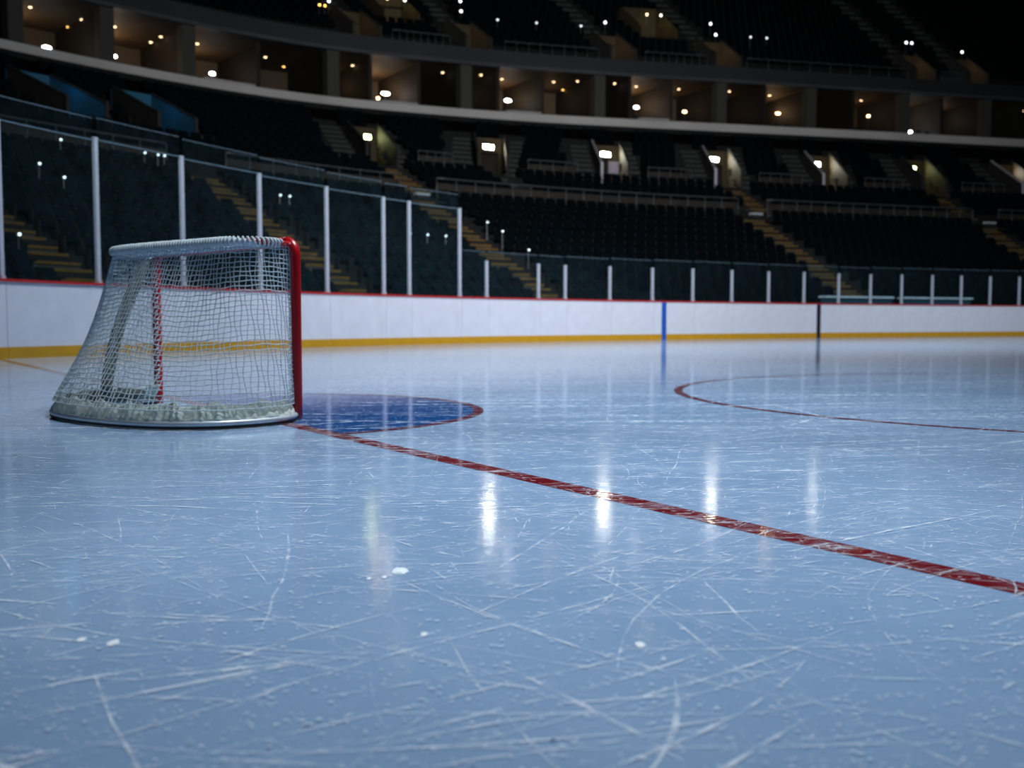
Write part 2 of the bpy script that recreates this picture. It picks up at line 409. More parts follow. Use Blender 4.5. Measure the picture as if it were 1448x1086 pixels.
# netting
def net_pt(u, v):
    """u along the frame from near post to far post, v from top to base"""
    t = u*240; j = min(239, int(t)); f = t-j
    a = top_p[j].lerp(top_p[j+1], f); b = base_p[j].lerp(base_p[j+1], f)
    z0, z1 = tz-.01, .12
    q = a.lerp(b, v)
    q = Vector((q.x, q.y, z0+(z1-z0)*v))
    sag = math.sin(math.pi*v)*math.sin(math.pi*min(1,u*1.0))
    c = Vector((0,.35,0)); dr = Vector((c.x-q.x, c.y-q.y, 0)); dr.normalize()
    q += dr*(.055*sag + .010*math.sin(9*u+5*v) * sag + .008*math.sin(23*u-4*v)*sag)
    q.z += .012*math.sin(7*u+3)*sag + .022*math.sin(math.pi*v)*math.sin(u*16)
    return q
NU, NV = 80, 33
mb = MB()
for i in range(NU+1):
    u = i/NU; mb.tube([net_pt(min(1,max(0,u+.0025*math.sin(j*.9+i*1.7))), j/26) for j in range(27)], .0033, 4, caps=False)
for j in range(1, NV+1):
    v = j/NV; mb.tube([net_pt(i/130, min(1,v+.003*math.sin(i*.8+j*2.1))) for i in range(131)], .0033, 4, caps=False)
nb = mb.build('back_net', M['cord'], goal, True); nb['label'] = 'white knotted net around the sides and back'
mb = MB()
for i in range(1, 48):
    x = -W+2*W*i/48
    js = [q for q in top_p if abs(q.x-x) < .03 and q.y > .05]
    ye = sum(q.y for q in js)/len(js) if js else .3
    mb.tube([(x+.004*math.sin(k*2+i), ye*k/8, HT-.012-.03*math.sin(math.pi*k/8)) for k in range(9)], .0033, 4, caps=False)
for k in range(1, 13):
    y = k*.042; xs = [q.x for q in top_p if q.y > y]
    if not xs: continue
    x0, x1 = min(xs), max(xs)
    mb.tube([(x0+(x1-x0)*i/40, y, HT-.012-.03*math.sin(math.pi*min(1,y/.5))) for i in range(41)], .0033, 4, caps=False)
mb.build('top_net', M['cord'], goal, True)
for sx in (-1, 1):
    mb = MB()
    hel = [(sx*W - sx*.038*math.cos(t*2*math.pi*30)*0 - sx*.030 + .010*math.cos(t*2*math.pi*30)*sx, .022+.012*math.sin(t*2*math.pi*30), .1+t*(HT-.2)) for t in np.linspace(0,1,360)]
    mb.tube(hel, .0045, 4); o = mb.build('post_lacing', M['cord'], goal, True)
# canvas skirt with pleats along the base
mb = MB(); NS = 420
for i in range(NS+1):
    t = i/NS*240; j = min(239,int(t)); f = t-j; p = base_p[j].lerp(base_p[j+1], f); tg = (base_p[min(240,j+2)]-base_p[max(0,j-2)]).normalized()
    inn = Vector((-tg.y,tg.x,0)); c = Vector((0,.4,0))-p
    if inn.dot(c) < 0: inn = -inn
    hh = .148+.012*math.sin(i*.17)+.007*math.sin(i*.51+2*math.sin(i*.09))
    for k in range(7):
        v = k/6
        w1 = math.sin(i*.42+2.2*v+1.6*math.sin(i*.083))+.55*math.sin(i*.97-2.5*v+math.sin(i*.21))
        q = p + inn*(-.006+.072*v**1.2 + .0125*w1*math.sin(math.pi*v)**.8) 
        mb.v.append((q.x + tg.x*.018*v*math.sin(i*.3), q.y + tg.y*.018*v*math.sin(i*.3), .045+(hh-.045)*v + .004*w1*v))
for i in range(NS):
    for k in range(6):
        a = i*7+k; mb.f.append((a,a+7,a+8,a+1)); mb.m.append(0)
sk = mb.build('base_skirt', M['canvas'], goal, True); sk['label'] = 'pleated off-white canvas skirt'
md = sk.modifiers.new('thick','SOLIDIFY'); md.thickness = .006
# padded brace on the far side
mb = MB(); mb.tube([Vector((.90,.10,HT-.06)).lerp(Vector((.62,.60,.10)), t)+Vector((0,.10*math.sin(math.pi*t)*.6,0)) for t in np.linspace(0,1,12)], [.03]+[.044]*10+[.035], 10)
br = mb.build('side_brace', M['pad'], goal, True); br['label'] = 'olive padded brace behind the far post'
mb = MB(); mb.tube([(p.x*.955,p.y*.955,.10) for p in base_p[168:236:4]], [.02,.042]+[.05]*13+[.042,.02], 10, sq=.9); pd = mb.build('base_pad', M['pad'], goal, True); pd['label'] = 'olive pad along the far base'

# ------------------------------------------------------------------ boards, stanchions, glass
STAN = [(10.06,4.24),(12.31,4.30),(14.64,4.28),(17.12,4.23),(19.51,4.19),(21.68,4.14),(22.71,4.12),(24.83,4.10),(26.01,2.56),(28.34,2.56),(29.58,2.56),(31.71,2.59),(33.81,2.61),(35.88,2.64),(37.97,2.65),(40.03,2.65),(42.09,2.68),(44.16,2.67),(46.05,2.68),(47.89,2.71),(49.75,2.72),(51.56,2.73),(53.4,2.73),(55.29,2.75)]
STAN_EXT = [(5.6,4.25),(7.9,4.25)] + STAN + [(57.2,2.76),(59.1,2.77)]
ss = [s for s,z in STAN_EXT]
HB = 1.44
S_BLUE, S_CEN = 34.31, 42.89
def where(s):
    """plain words for a place along the boards"""
    if s < 25.4: return None
    return 'blue' if abs(s-S_BLUE) < abs(s-S_CEN) else 'dark centre'
def rel_label(prefix, suf, items, i):
    s = items[i]
    anchor, sa = ('blue stripe', S_BLUE) if s < 38.6 else ('dark stripe', S_CEN)
    before = sorted([x for x in items if x <= sa], reverse=True); after = sorted([x for x in items if x > sa])
    if s <= sa: k = before.index(s); side = 'goal side'
    else: k = after.index(s); side = 'far side'
    return f'{prefix}, {ORD[k]} on the {side} of the {anchor}{suf}'
# the left corner counts from the step between tall and low glass
def tall_label(prefix, items, i, s_step=25.4):
    b = sorted([x for x in items if x < s_step], reverse=True)
    return f'{prefix}, {ORD[b.index(items[i])]} back from the step in the glass'
mids = [(ss[i]+ss[i+1])/2 for i in range(len(ss)-1)]
for i in range(len(ss)-1):
    s0, s1 = ss[i], ss[i+1]
    lab = tall_label('white dasher board under the tall glass', mids, i) if mids[i] < 25.4 else rel_label('white dasher board with yellow kickplate', '', mids, i)
    if abs(mids[i]-S_BLUE) < .001 or s0 < S_BLUE < s1: lab = 'white dasher board crossed by the upright blue stripe'
    if s0 < S_CEN < s1: lab = 'white dasher board crossed by the upright dark stripe'
    t = thing('dasher_board', lab, 'board', bowl((s0+s1)/2,0), 0, 'dasher boards around the rink')
    inv = Matrix.Translation(-bowl((s0+s1)/2,0))
    def part(nm, mat, *a, **k):
        mb = MB(); sweep(mb, *a, **k); o = mb.build(nm, mat, t); o.data.transform(inv); return o
    e = .006
    part('panel', M['board'], s0+e, s1-e, 0, .09, .20, HB-.05)
    part('kickplate', M['kick'], s0+e*.6, s1-e*.6, -.012, .09, .0, .21)
    part('cap_rail', M['cap'], s0, s1, -.03, .14, HB-.05, HB)
    for S_, mt, nm in ((S_BLUE,'bluestripe','blue_line_stripe'), (S_CEN,'darkstripe','centre_line_stripe')):
        if s0 < S_ < s1: part(nm, M[mt], S_-.115, S_+.115, -.016, .02, .0, HB-.05)
for i,(s,z) in enumerate(STAN_EXT):
    if i in (0, len(STAN_EXT)-1): continue
    st = [x for x,_ in STAN_EXT]
    lab = tall_label('tall pale metal glass post', st, i) if s < 25.4 else rel_label('short pale metal glass post', '', st, i)
    t = thing('stanchion', lab, 'post', bowl(s,.09,HB), heading(s), 'metal posts holding the rink glass')
    mb = MB(); mb.box((-.042,-.03,0),(.042,.045,z-HB)); mb.build('upright', M['alu'], t)
    mb = MB(); mb.box((-.046,-.034,z-HB-.0),(.046,.05,z-HB+.03)); mb.build('end_cap', M['alu'], t)
    mb = MB(); mb.box((-.047,-.05,0),(.047,.06,.05)); mb.build('foot_plate', M['alu'], t)
panes = [i for i in range(len(ss)-1)]
for i in range(len(ss)-1):
    (s0,z0),(s1,z1) = STAN_EXT[i], STAN_EXT[i+1]
    tall = max(z0,z1) > 3.5 and s1 < 26.5
    zt = (z0+z1)/2
    if s0 < 25.5 < s1: zt = 2.56
    top = zt+.42 if (tall and zt > 3.5) else zt+.30
    lab = tall_label('tall clear glass pane over the corner boards', mids, i) if mids[i] < 25.3 else rel_label('low clear glass pane over the boards', '', mids, i)
    t = thing('rink_glass', lab, 'glass pane', bowl((s0+s1)/2,.09,HB), 0, 'clear panes of the rink glass')
    inv = Matrix.Translation(-bowl((s0+s1)/2,.09,HB))
    g = .056/stretch((s0+s1)/2,.1)
    mb = MB(); sweep(mb, s0+g, s1-g, .094, .106, HB+.002, top); o = mb.build('pane', M['glass'], t); o.data.transform(inv)
    mb = MB(); sweep(mb, s0+g, s1-g, .093, .107, top, top+.014); o = mb.build('top_edge', M['edge'], t); o.data.transform(inv)
    if tall and zt > 3.5:
        mb = MB(); sweep(mb, s0+g, s1-g, .092, .108, zt-.012, zt+.012); o = mb.build('joint_strip', M['edge'], t); o.data.transform(inv)

# ------------------------------------------------------------------ terraces
class Tier:
    def __init__(s, d0, z0, rows, dep, rise): s.d0,s.z0,s.rows,s.dep,s.rise = d0,z0,rows,dep,rise
    def z(s, d):
        r = int(math.floor((d-s.d0)/s.dep)); r = max(0, min(s.rows-1, r)); return s.z0+r*s.rise
    def zs(s, d): return s.z0+(d-s.d0)/s.dep*s.rise
LOW = Tier(2.2, .62, 13, .83, .447)
MID = Tier(14.6, 6.95, 14, .886, .425)
UPP = Tier(28.5, 18.05, 20, .90, .615)
S0, S1 = 11.0, 92.0
def wid(s, d, w): return w/stretch(s, d)/2
# portals: (s, width, d_front, d_back)
PF = 18.2
PORT = [(23.1,1.7,PF,22.9,'teal',0.),(25.8,1.8,PF,22.9,'teal',.05)] + [(sf,1.72,PF,23.3,k,(sb-sf)/5.1) for sf,sb,k in
        ((33.4,34.66,'green'),(38.65,40.81,'white'),(44.75,46.57,'white'),(50.85,52.73,'white'),(57.6,59.33,'white'),(64.3,65.96,'green'),(71.6,72.73,'small'))]
UPORT = [(36.9,1.7),(42.3,1.6),(49.6,1.7),(56.1,1.8),(70.0,1.6),(74.2,1.5)]
WINDOWS = [(40.0,2.3,32.6,35.2),(53.7,2.6,33.2,36.4)]
def terrace(name, T, cuts, label, front, mat):
    ds = []                                    # (d, z) profile
    ds.append((T.d0, front)); 
    for r in range(T.rows):
        ds.append((T.d0+r*T.dep, T.z0+r*T.rise)); ds.append((T.d0+(r+1)*T.dep, T.z0+r*T.rise))
    sl = set(np.round(np.arange(S0, S1+.01, .2), 3))
    for c in cuts: sl |= {round(c[0],3), round(c[1],3)}
    sl = sorted(sl); mb = MB(); n = len(ds)
    for s in sl:
        for d,z in ds: mb.v.append(tuple(bowl(s,d,z)))
    for i in range(len(sl)-1):
        sm = (sl[i]+sl[i+1])/2
        for j in range(n-1):
            dm = (ds[j][0]+ds[j+1][0])/2
            if any(c[0] < sm-c[4]*(dm-c[2]) < c[1] and c[2]-.01 <= dm <= c[3]+.01 for c in cuts): continue
            a = i*n+j; mb.f.append((a, a+n, a+n+1, a+1)); mb.m.append(0)
    return struct(mb.build(name, mat), label)
cuts = [(s-wid(s,20,w), s+wid(s,20,w), d0, d1, sk) for s,w,d0,d1,_,sk in PORT]
ucuts = [(s-wid(s,29.5,w), s+wid(s,29.5,w), 28.3, 31.6, 0.) for s,w in UPORT] + [(s-wid(s,34,w), s+wid(s,34,w), a, b, 0.) for s,w,a,b in WINDOWS]
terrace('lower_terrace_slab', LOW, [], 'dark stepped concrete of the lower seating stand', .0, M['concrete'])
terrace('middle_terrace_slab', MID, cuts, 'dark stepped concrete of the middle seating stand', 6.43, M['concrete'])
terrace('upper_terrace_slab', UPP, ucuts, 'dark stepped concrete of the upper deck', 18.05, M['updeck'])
def bar(name, mat, label, *a, kind='structure', parent=None, **k):
    mb = MB(); sweep(mb, *a, **k); o = mb.build(name, mat, parent)
    if kind: o['kind'] = kind
    if label: o['label'] = label
    return o
bar('promenade_floor', M['concrete'], 'concrete walkway between the lower and middle stands', S0, S1, 12.99, 14.62, 6.2, 6.43)
bar('track_floor', M['concrete'], 'dark strip of floor behind the boards', 4, S1, .16, 2.25, -.1, .02)
# suites
bar('trim_suite_fascia', M['fascia'], 'long grey concrete band under the lit suites', S0+4, S1, 28.0, 28.3, 13.6, 14.3)
bar('suite_floor_slab', M['concrete'], 'dark floor slab of the suites', S0+4, S1, 27.05, 34.8, 13.3, 13.6)
bar('suite_ceiling', M['suitewall'], 'tan ceiling of the suites', S0+4, S1, 28.1, 34.8, 17.12, 17.3)
bar('wall_suite_back', M['suitewall'], 'tan back wall of the suites', S0+4, S1, 34.6, 34.8, 13.6, 17.12)
bar('trim_upper_fascia', M['upfascia'], 'dark grey curved band above the suites', S0+4, S1, 28.0, 28.5, 17.3, 18.2)
bar('trim_fascia_lip', M['lip'], 'paler lip along the foot of the dark band', S0+4, S1, 27.85, 28.5, 17.1, 17.3)
COLS = [21.5,24.19,26.8,29.43,35.16,41.56,48.18,55.51,61.52,68.24,74.69,81.5]
for i,s in enumerate(COLS):
    w = wid(s,28.4,.75); bar('column', M['column'], 'grey square column between suites, %s from the bend'%ORD[i], s-w, s+w, 28.15, 28.85, 14.3, 17.12)
    w = wid(s,30,.2); bar('partition', M['suitedark'], 'brown dividing wall behind the %s suite column'%ORD[i], s-w, s+w, 28.85, 34.6, 13.6, 17.12)
for i,s in enumerate([32.2,37.17,39.55,43.34,45.53,50.12,52.62,58.71,64.83,71.52,78]):
    w = wid(s,30,.22); bar('partition', M['suitedark'], 'brown dividing wall inside a suite bay, %s of these walls'%ORD[i], s-w, s+w, 28.9, 34.6, 13.6, 17.12)
DOWN = [(25.25,30.9),(26.75,31.0),(26.75,32.8),(27.75,31.0),(29.25,31.1),(29.25,32.5),(30.5,31.1),(32.35,31.3),(32.5,33.2),(33.25,31.5),(34.5,33.1),(37.0,30.9),(41.25,30.5),(43.0,30.3),(44.25,31.0),(45.75,33.2),(46.25,32.4),(46.75,30.8),(48.0,33.1),(47.75,30.2),(49.75,30.2),(51.25,30.8),(53.25,31.0),(54.0,30.9),(55.75,33.7),(57.25,30.8),(60.25,31.4),(62.0,33.9),(62.0,31.2),(66.0,33.9),(66.75,31.4),(68.75,34.2),(68.5,31.1),(72.25,32.7),(72.0,31.1),(78.75,31.8),(80.0,31.8)]
def disc(mb, r, z0, z1, n=14):
    mb.tube([(0,0,z0),(0,0,z1)], r, n)
def downlight(s, d, i):
    t = thing('ceiling_downlight', 'small warm round downlight in the suite ceiling, %s along the suites'%nth(i), 'light', bowl(s,d,17.12), 0, 'downlights in the suite ceilings')
    mb = MB(); disc(mb, .13, -.03, .0); mb.build('trim_ring', M['signbody'], t)
    mb = MB(); disc(mb, .075, -.05, -.03); mb.build('lens', M['warm'] if d < 32.8 else M['amber'], t)
def nth(i):
    i += 1
    tens = ['','','twenty','thirty','forty']; irr = {20:'twentieth',30:'thirtieth',40:'fortieth'}
    if i <= 19: return ORD[i-1]
    if i in irr: return irr[i]
    return tens[i//10]+'-'+ORD[i%10-1]
for i,(s,d) in enumerate(sorted(DOWN)): downlight(s, d, i)
# bright lamps at the back of the lit suites (s, z, material, half width)
LAMPS = [(25.82,15.35,'cool',.28),(27.8,15.6,'white',.24),(27.75,15.12,'cool',.17),(31.13,15.6,'cool',.22),(38.82,15.65,'white',.36),(38.45,15.3,'warm',.14),(44.71,15.8,'white',.30),(51.58,15.8,'white',.24),(54.65,15.65,'warm',.2),(60.89,15.85,'warm',.24),(67.38,16.0,'warm',.16),(70.58,15.0,'cool',.26)]
for i,(s,z,mt,hw) in enumerate(LAMPS):
    hw *= .75
    t = thing('wall_lamp', '%s glowing lamp inside the lit suites, %s from the bend'%({'cool':'cool white','white':'bright white','warm':'warm'}[mt], ORD[i]), 'lamp', bowl(s,31.5,z), heading(s), 'glowing lamps inside the suites')
    mb = MB(); mb.tube([(-hw,0,0),(-hw*.6,0,0),(hw*.6,0,0),(hw,0,0)], [.05,.09,.09,.05], 10); mb.build('shade', M[mt], t, True)
    mb = MB(); mb.tube([(0,.05,0),(0,.05,13.62-z)], .025, 6); mb.build('stand', M['stool'], t)
def point(p, e, c, r=.15):
    l = bpy.data.lights.new('suite_glow','POINT'); l.energy = e; l.color = c; l.shadow_soft_size = r
    o = bpy.data.objects.new('suite_glow', l); o.location = p; COL.objects.link(o)
WARM = (1,.62,.32)
for s,e in ((25.4,18),(27.9,40),(30.9,18),(36.3,9),(38.6,34),(42.4,6),(44.6,26),(47.2,8),(51.5,40),(54.2,9),(57.3,7),(60.9,22),(66.4,12),(70.0,22),(73.5,10)):
    point(bowl(s,32.6,16.2), e*1.25, WARM if s < 69 else (1,.78,.62))
# counters at the front of lit suites, and stools
for s0,s1,lb in ((30.0,31.9,'pale counter strip in the suite nearest the bend'),(37.5,39.3,'long pale counter in the suite with the widest lamp'),(43.6,45.3,'pale counter in the middle suite with a bright lamp'),(50.5,52.3,'short pale counter in the brightest tan suite')):
    mb = MB(); sweep(mb, s0, s1, 28.36, 28.84, 14.42, 14.50); t = thing('suite_counter', lb, 'counter', bowl((s0+s1)/2,28.7,13.6))
    inv = Matrix.Translation(-bowl((s0+s1)/2,28.7,13.6)); o = mb.build('worktop', M['counter'], t); o.data.transform(inv)
    mb = MB(); sweep(mb, s0+.1, s1-.1, 28.6, 28.8, 13.6, 14.42); o = mb.build('base', M['stool'], t); o.data.transform(inv)
k = 0
for bay,(s0,s1) in enumerate(((24.8,26.4),(27.3,29.0),(30.0,31.8),(37.5,39.2),(43.7,45.2),(50.5,52.3),(54.0,55.0),(59.0,61.0),(65.2,67.8),(70.0,71.2))):
    n = max(2, min(4, int((s1-s0)*stretch(s0,29.6)/.62)))
    for j in range(n):
        s = s0+(s1-s0)*(j+.5)/n
        t = thing('bar_stool', 'dark high-backed stool, %s in the %s furnished suite from the bend'%(ORD[j],ORD[bay]), 'stool', bowl(s,29.6,13.6), heading(s), 'stools in the suites')
        mb = MB(); mb.box((-.22,-.2,.72),(.22,.2,.8)); mb.build('seat', M['stool'], t)
        mb = MB(); mb.box((-.2,.16,.8),(.2,.22,1.22)); mb.build('backrest', M['stool'], t)
        mb = MB(); mb.tube([(0,0,.02),(0,0,.72)], .03, 6); mb.tube([(0,0,0),(0,0,.03)], .2, 10); mb.build('pedestal', M['stool'], t)

# ------------------------------------------------------------------ entrance portals in the middle stand
PNAMES = ['first','second','third','fourth','fifth','sixth','seventh','eighth','ninth']
def portal(i, s, w, d0, d1, kind, T, zf, ztop, sidew, backw, sign, name_lab, cop=None, sk=0.):
    hw = wid(s,(d0+d1)/2,w); th = wid(s,20,.16)
    org = bowl(s,d0,zf); t = thing('entrance_portal', name_lab, 'entrance', org, 0, 'entrance portals of the stands'); inv = Matrix.Translation(-org)
    def part(nm, mat, *a, **k):
        mb = MB(); sweep(mb, *a, sk=sk, sd=d0, **k); o = mb.build(nm, mat, t); o.data.transform(inv); return o
    part('landing', M['concrete'], s-hw, s+hw, d0, d1, zf-.15, zf)
    for sg, nm in ((-1,'side_wall'),(1,'side_wall')):
        a, b = (s-hw-th, s-hw) if sg < 0 else (s+hw, s+hw+th)
        zA = max(T.zs(d0)+.55, zf+1.0); zB = T.zs(d1)+.75
        o = part(nm, sidew if sg > 0 else M['wallmid'], a, b, d0, d1, zf-.1, zA, z0b=zf-.1, z1b=zB)
        cm = cop if (cop and sg < 0) else M['wallmid']
        mb = MB(); sweep(mb, a-th*.35, b+th*.35, d0-.06, d1, zA, zA+.10, z0b=zB, z1b=zB+.10, sk=sk, sd=d0); c = mb.build('coping', cm, o); c.data.transform(inv)
        mb = MB(); sweep(mb, a-th*.35, b+th*.35, d0-.09, d0-.02, zf-.1, zA+.10); c = mb.build('end_cap', cm, o); c.data.transform(inv)
    part('back_wall', backw, s-hw-th, s+hw+th, d1, d1+.2, zf+2.1, ztop)
    dw = hw*.60
    part('back_wall', backw, s-hw-th, s-dw, d1, d1+.2, zf, zf+2.1)
    part('back_wall', backw, s+dw, s+hw+th, d1, d1+.2, zf, zf+2.1)
    part('doorway', M['vomdark'], s-dw, s+dw, d1+.45, d1+.55, zf, zf+2.1)
    return t
plabs = ['teal-lit entrance portal closest to the tall corner glass','longer teal-lit entrance portal below the second suite','entrance portal with a greenish-yellow sign, closest to the bend',
         'entrance portal with wide glowing sign and a stair on each side','entrance portal with glowing sign above a pale lilac patch','entrance portal above the aisle between the two long railings',
         'entrance portal with a short glowing sign and tall tan side wall','entrance portal with a small green sign and olive side wall','entrance portal furthest along the stand, with a tiny sign']
for i,(s,w,d0,d1,kind,sk) in enumerate(PORT):
    zf = MID.zs(d0)+.05
    zf = MID.z(d0+.1)+.05
    teal = kind == 'teal'
    portal(i, s, w, d0, d1, kind, MID, zf, zf+2.95, M['teal'] if teal else M['vomwall'], M['teal'] if teal else M['vomwall'], None, plabs[i], M['vomwhite'] if i in (4,5,6,8) else None, sk)
    if teal:
        point(bowl(s,(d0+d1)/2,zf+2.2), 7, (.12,.55,1)); continue
    fo, hw = {2:(.1,.22),3:(-.12,.36),4:(-.1,.36),5:(-.15,.37),6:(-.10,.28),7:(-.05,.19),8:(.05,.17)}[i]
    sc_ = s+sk*(d1-d0); sgn_s = sc_+fo*2*wid(sc_,d1,w)
    sg = thing('exit_sign', ['','','glowing yellow-green exit sign in the portal closest to the bend','widest glowing exit sign, over the portal with two stairs','glowing white exit sign above the lilac patch','glowing exit sign in the portal above the aisle','glowing exit sign beside the tall tan portal wall','small green glowing exit sign in the olive portal','tiny glowing exit sign in the furthest portal'][i], 'sign', bowl(sgn_s,d1-.26,zf+2.38), heading(sgn_s), 'glowing exit signs over the portals')
    mb = MB(); mb.box((-hw,-.01,-.14),(hw,.08,.14)); mb.build('housing', M['signbody'], sg)
    mb = MB(); mb.box((-hw+.02,-.03,-.12),(hw-.02,-.01,.12)); mb.build('lit_face', M['signgreen'] if i in (2,7) else M['signface'], sg)
    if i == 4:
        q = thing('notice_board', 'pale lilac notice panel on the portal wall below the glowing sign', 'panel', bowl(sc_+.2,d1-.5,zf+1.55), heading(sc_))
        mb = MB(); mb.box((-.36,-.03,-.35),(.36,.0,.35)); mb.build('sheet', surf('lilac_panel', (.55,.48,.60), .6), q)
        mb = MB(); mb.box((-.40,.0,-.39),(.40,.02,.39)); mb.build('frame', M['signbody'], q)
# upper portals and lit openings
ulabs = ['upper-deck portal with twin amber lamps near the bend','upper-deck portal under a stacked pair of lamps','upper-deck portal with a tan side wall, left of the tall lit opening','upper-deck portal with a pale slanting wall, right of the tall lit opening','upper-deck portal under the brightest upper lamp','upper-deck portal furthest along the dark deck']
for i,(s,w) in enumerate(UPORT):
    portal(i, s, w, 28.6, 31.4, 'u', UPP, 18.0, 20.6, M['suitewall'], M['vomwall'], None, ulabs[i])
    point(bowl(s-.1,30.4,19.9), (3,2.2,4,5.5,4,3)[i], (1,.68,.35))
for i,(s,w,a,b) in enumerate(WINDOWS):
    hw = wid(s,34,w); org = bowl(s,a,UPP.zs(a)); t = thing('lit_opening', ['yellow-lit opening high in the upper deck near the bend','tall yellow-lit opening in the middle of the upper deck'][i], 'opening', org); inv = Matrix.Translation(-org)
    z0 = UPP.zs(a)-.3; z1 = UPP.zs(b)+.6; wt = wid(s,34,.2)
    for nm, A in (('floor_slab',(s-hw,s+hw,a,b,z0-.15,z0)),('side_wall',(s-hw-wt,s-hw,a,b,z0,z1)),('side_wall',(s+hw,s+hw+wt,a,b,z0,z1)),('back_wall',(s-hw-wt,s+hw+wt,b,b+.2,z0,z1))):
        mb = MB()
        if nm == 'side_wall': sweep(mb, *A[:4], A[4], UPP.zs(a)+.6, z1b=z1)
        else: sweep(mb, *A)
        o = mb.build(nm, M['vomwall'], t); o.data.transform(inv)
    point(bowl(s,(a+b)/2-.3,z0+2.0), 13, (1,.85,.35))
UPA_S = [(q+.05,) for q,_w in UPORT]
UL = [(36.78,32.9,'cool'),(39.76,34.4,'warm'),(40.6,34.3,'white'),(43.48,35.0,'cool'),(42.96,33.3,'white'),(44.44,32.8,'cool'),(46.36,32.8,'cool'),(48.63,32.7,'cool'),(50.23,33.0,'cool'),(54.5,35.6,'white'),(53.6,35.6,'warm'),(57.39,34.5,'cool'),(56.94,32.6,'cool'),(59.27,32.2,'cool'),(60.37,32.2,'cool'),(71.06,33.0,'cool'),(71.5,33.5,'cool'),(74.29,32.2,'cool'),(35.6,31.8,'amber'),(35.85,31.8,'amber')]
for i,(s,d,mt) in enumerate(sorted(UL)):
    d = UPP.d0+int((d-UPP.d0)/UPP.dep)*UPP.dep+.12
    for a_,*_q in UPA_S:
        if abs(s-a_) < wid(a_,d,1.6): s = a_+wid(a_,d,1.7)*(1 if s > a_ else -1)
    z = UPP.z(d)+.85; r = .085 if mt != 'amber' else .07
    if any(abs(s-x) < .3 for x in (44.44,46.36,48.63,59.27,60.37,74.29)): r = .065
    t = thing('step_light', '%s upper-deck light, %s along from the bend'%({'cool':'small cold white','warm':'small warm','white':'small white','amber':'tiny amber'}[mt], nth(i)), 'light', bowl(s,d,z), heading(s), 'small lights on the upper deck')
    mb = MB(); mb.box((-r*1.2,-.02,-r*.9),(r*1.2,.06,r*.9)); mb.build('housing', M['signbody'], t)
    mb = MB(); mb.tube([(0,-.05,0),(0,-.02,0)], r*.85, 12); mb.build('lens', M[mt] if mt=='amber' else M['tiny'] if r < .07 else M['upcool'] if mt=='cool' else M['warm'] if mt == 'warm' else M['upwhite'], t)
    if True:
        mb = MB(); mb.tube([(0,.03,-.05),(0,.03,-.84)], .02, 6); mb.build('post', M['rail'], t)

# ------------------------------------------------------------------ aisles
def aisle(T, s, w, r0, r1, label, nose, drift=0.,  grp='stair aisles of the stands'):
    org = bowl(s, T.d0+r0*T.dep, T.z0+r0*T.rise); inv = Matrix.Translation(-org)
    t = thing('aisle_stairs', label, 'stairs', org, 0, grp)
    mb = MB(); noses = []
    for r in range(r0, r1):
        dA = T.d0+r*T.dep; z = T.z0+r*T.rise; sm = s+drift*(r-r0); hw = wid(sm, dA, w)
        k_ = dict(sk=drift/T.dep, sd=dA); sweep(mb, sm-hw, sm+hw, dA+.02, dA+T.dep, z-.02, z+.025, **k_)
        sweep(mb, sm-hw, sm+hw, dA+T.dep*.52, dA+T.dep, z+.025, z+T.rise*.5, **k_)
        noses += [(sm-hw*.97, sm+hw*.97, dA+.0, z+.026), (sm-hw*.97, sm+hw*.97, dA+T.dep*.5, z+T.rise*.5)]
    o = mb.build('steps', M['stair'], t); o.data.transform(inv)
    if nose:
        for a,b,d,z in noses:
            mb = MB(); sweep(mb, a, b, d-.015, d+.30, z-.07, z+.008); q = mb.build('step_nosing', M['nosing'], t); q.data.transform(inv)
LOWA = [15.5,24.2,32.4,49.1,64.1,78.5]
alabs = ['yellow-edged lower aisle at the foot of the corner glass','yellow-edged lower aisle behind the tall glass beside the goal','yellow-edged lower aisle just past the step in the glass','yellow-edged lower aisle running down between the two long railings','yellow-edged lower aisle at the end of the second long railing','yellow-edged lower aisle furthest along the stand']
for i,s in enumerate(LOWA): aisle(LOW, s, 1.35, 0, 13, alabs[i], i < 5)
pn = ['first teal-lit portal','second teal-lit portal','portal closest to the bend','portal with two stairs','portal with the lilac patch','portal above the yellow aisle','portal with the tall tan wall','olive portal','furthest portal']
MIDA = []
for i,(s,w,d0,d1,_,sk) in enumerate(PORT):
    r0 = int((d0+.1-MID.d0)/MID.dep)
    for sg,ww,nm in ((-1,1.15,'goal-side'),(1,.8,'far-side')):
        if i < 2 and sg < 0: continue
        sa = s+sg*(wid(s,20,w)+wid(s,20,.5)+wid(s,20,ww)); MIDA.append((sa, ww, r0, 14, sk*MID.dep))
        aisle(MID, sa, ww, r0, 12, f'grey {nm} stair climbing beside the {pn[i]}', False, sk*MID.dep)
    if i in (2,3,5,7):
        MIDA.append((s, 1.2, 0, r0, 0.)); aisle(MID, s, 1.2, 0, r0, f'short stair from the walkway up to the {pn[i]}', i != 3)
UPA = []
for i,(s,w) in enumerate(UPORT):
    sa = s+.05; UPA.append((sa,1.1,4,20)); aisle(UPP, sa, 1.1, 4, 20, f'dim steep stair rising behind the {ORD[i]} upper-deck portal from the bend', False)

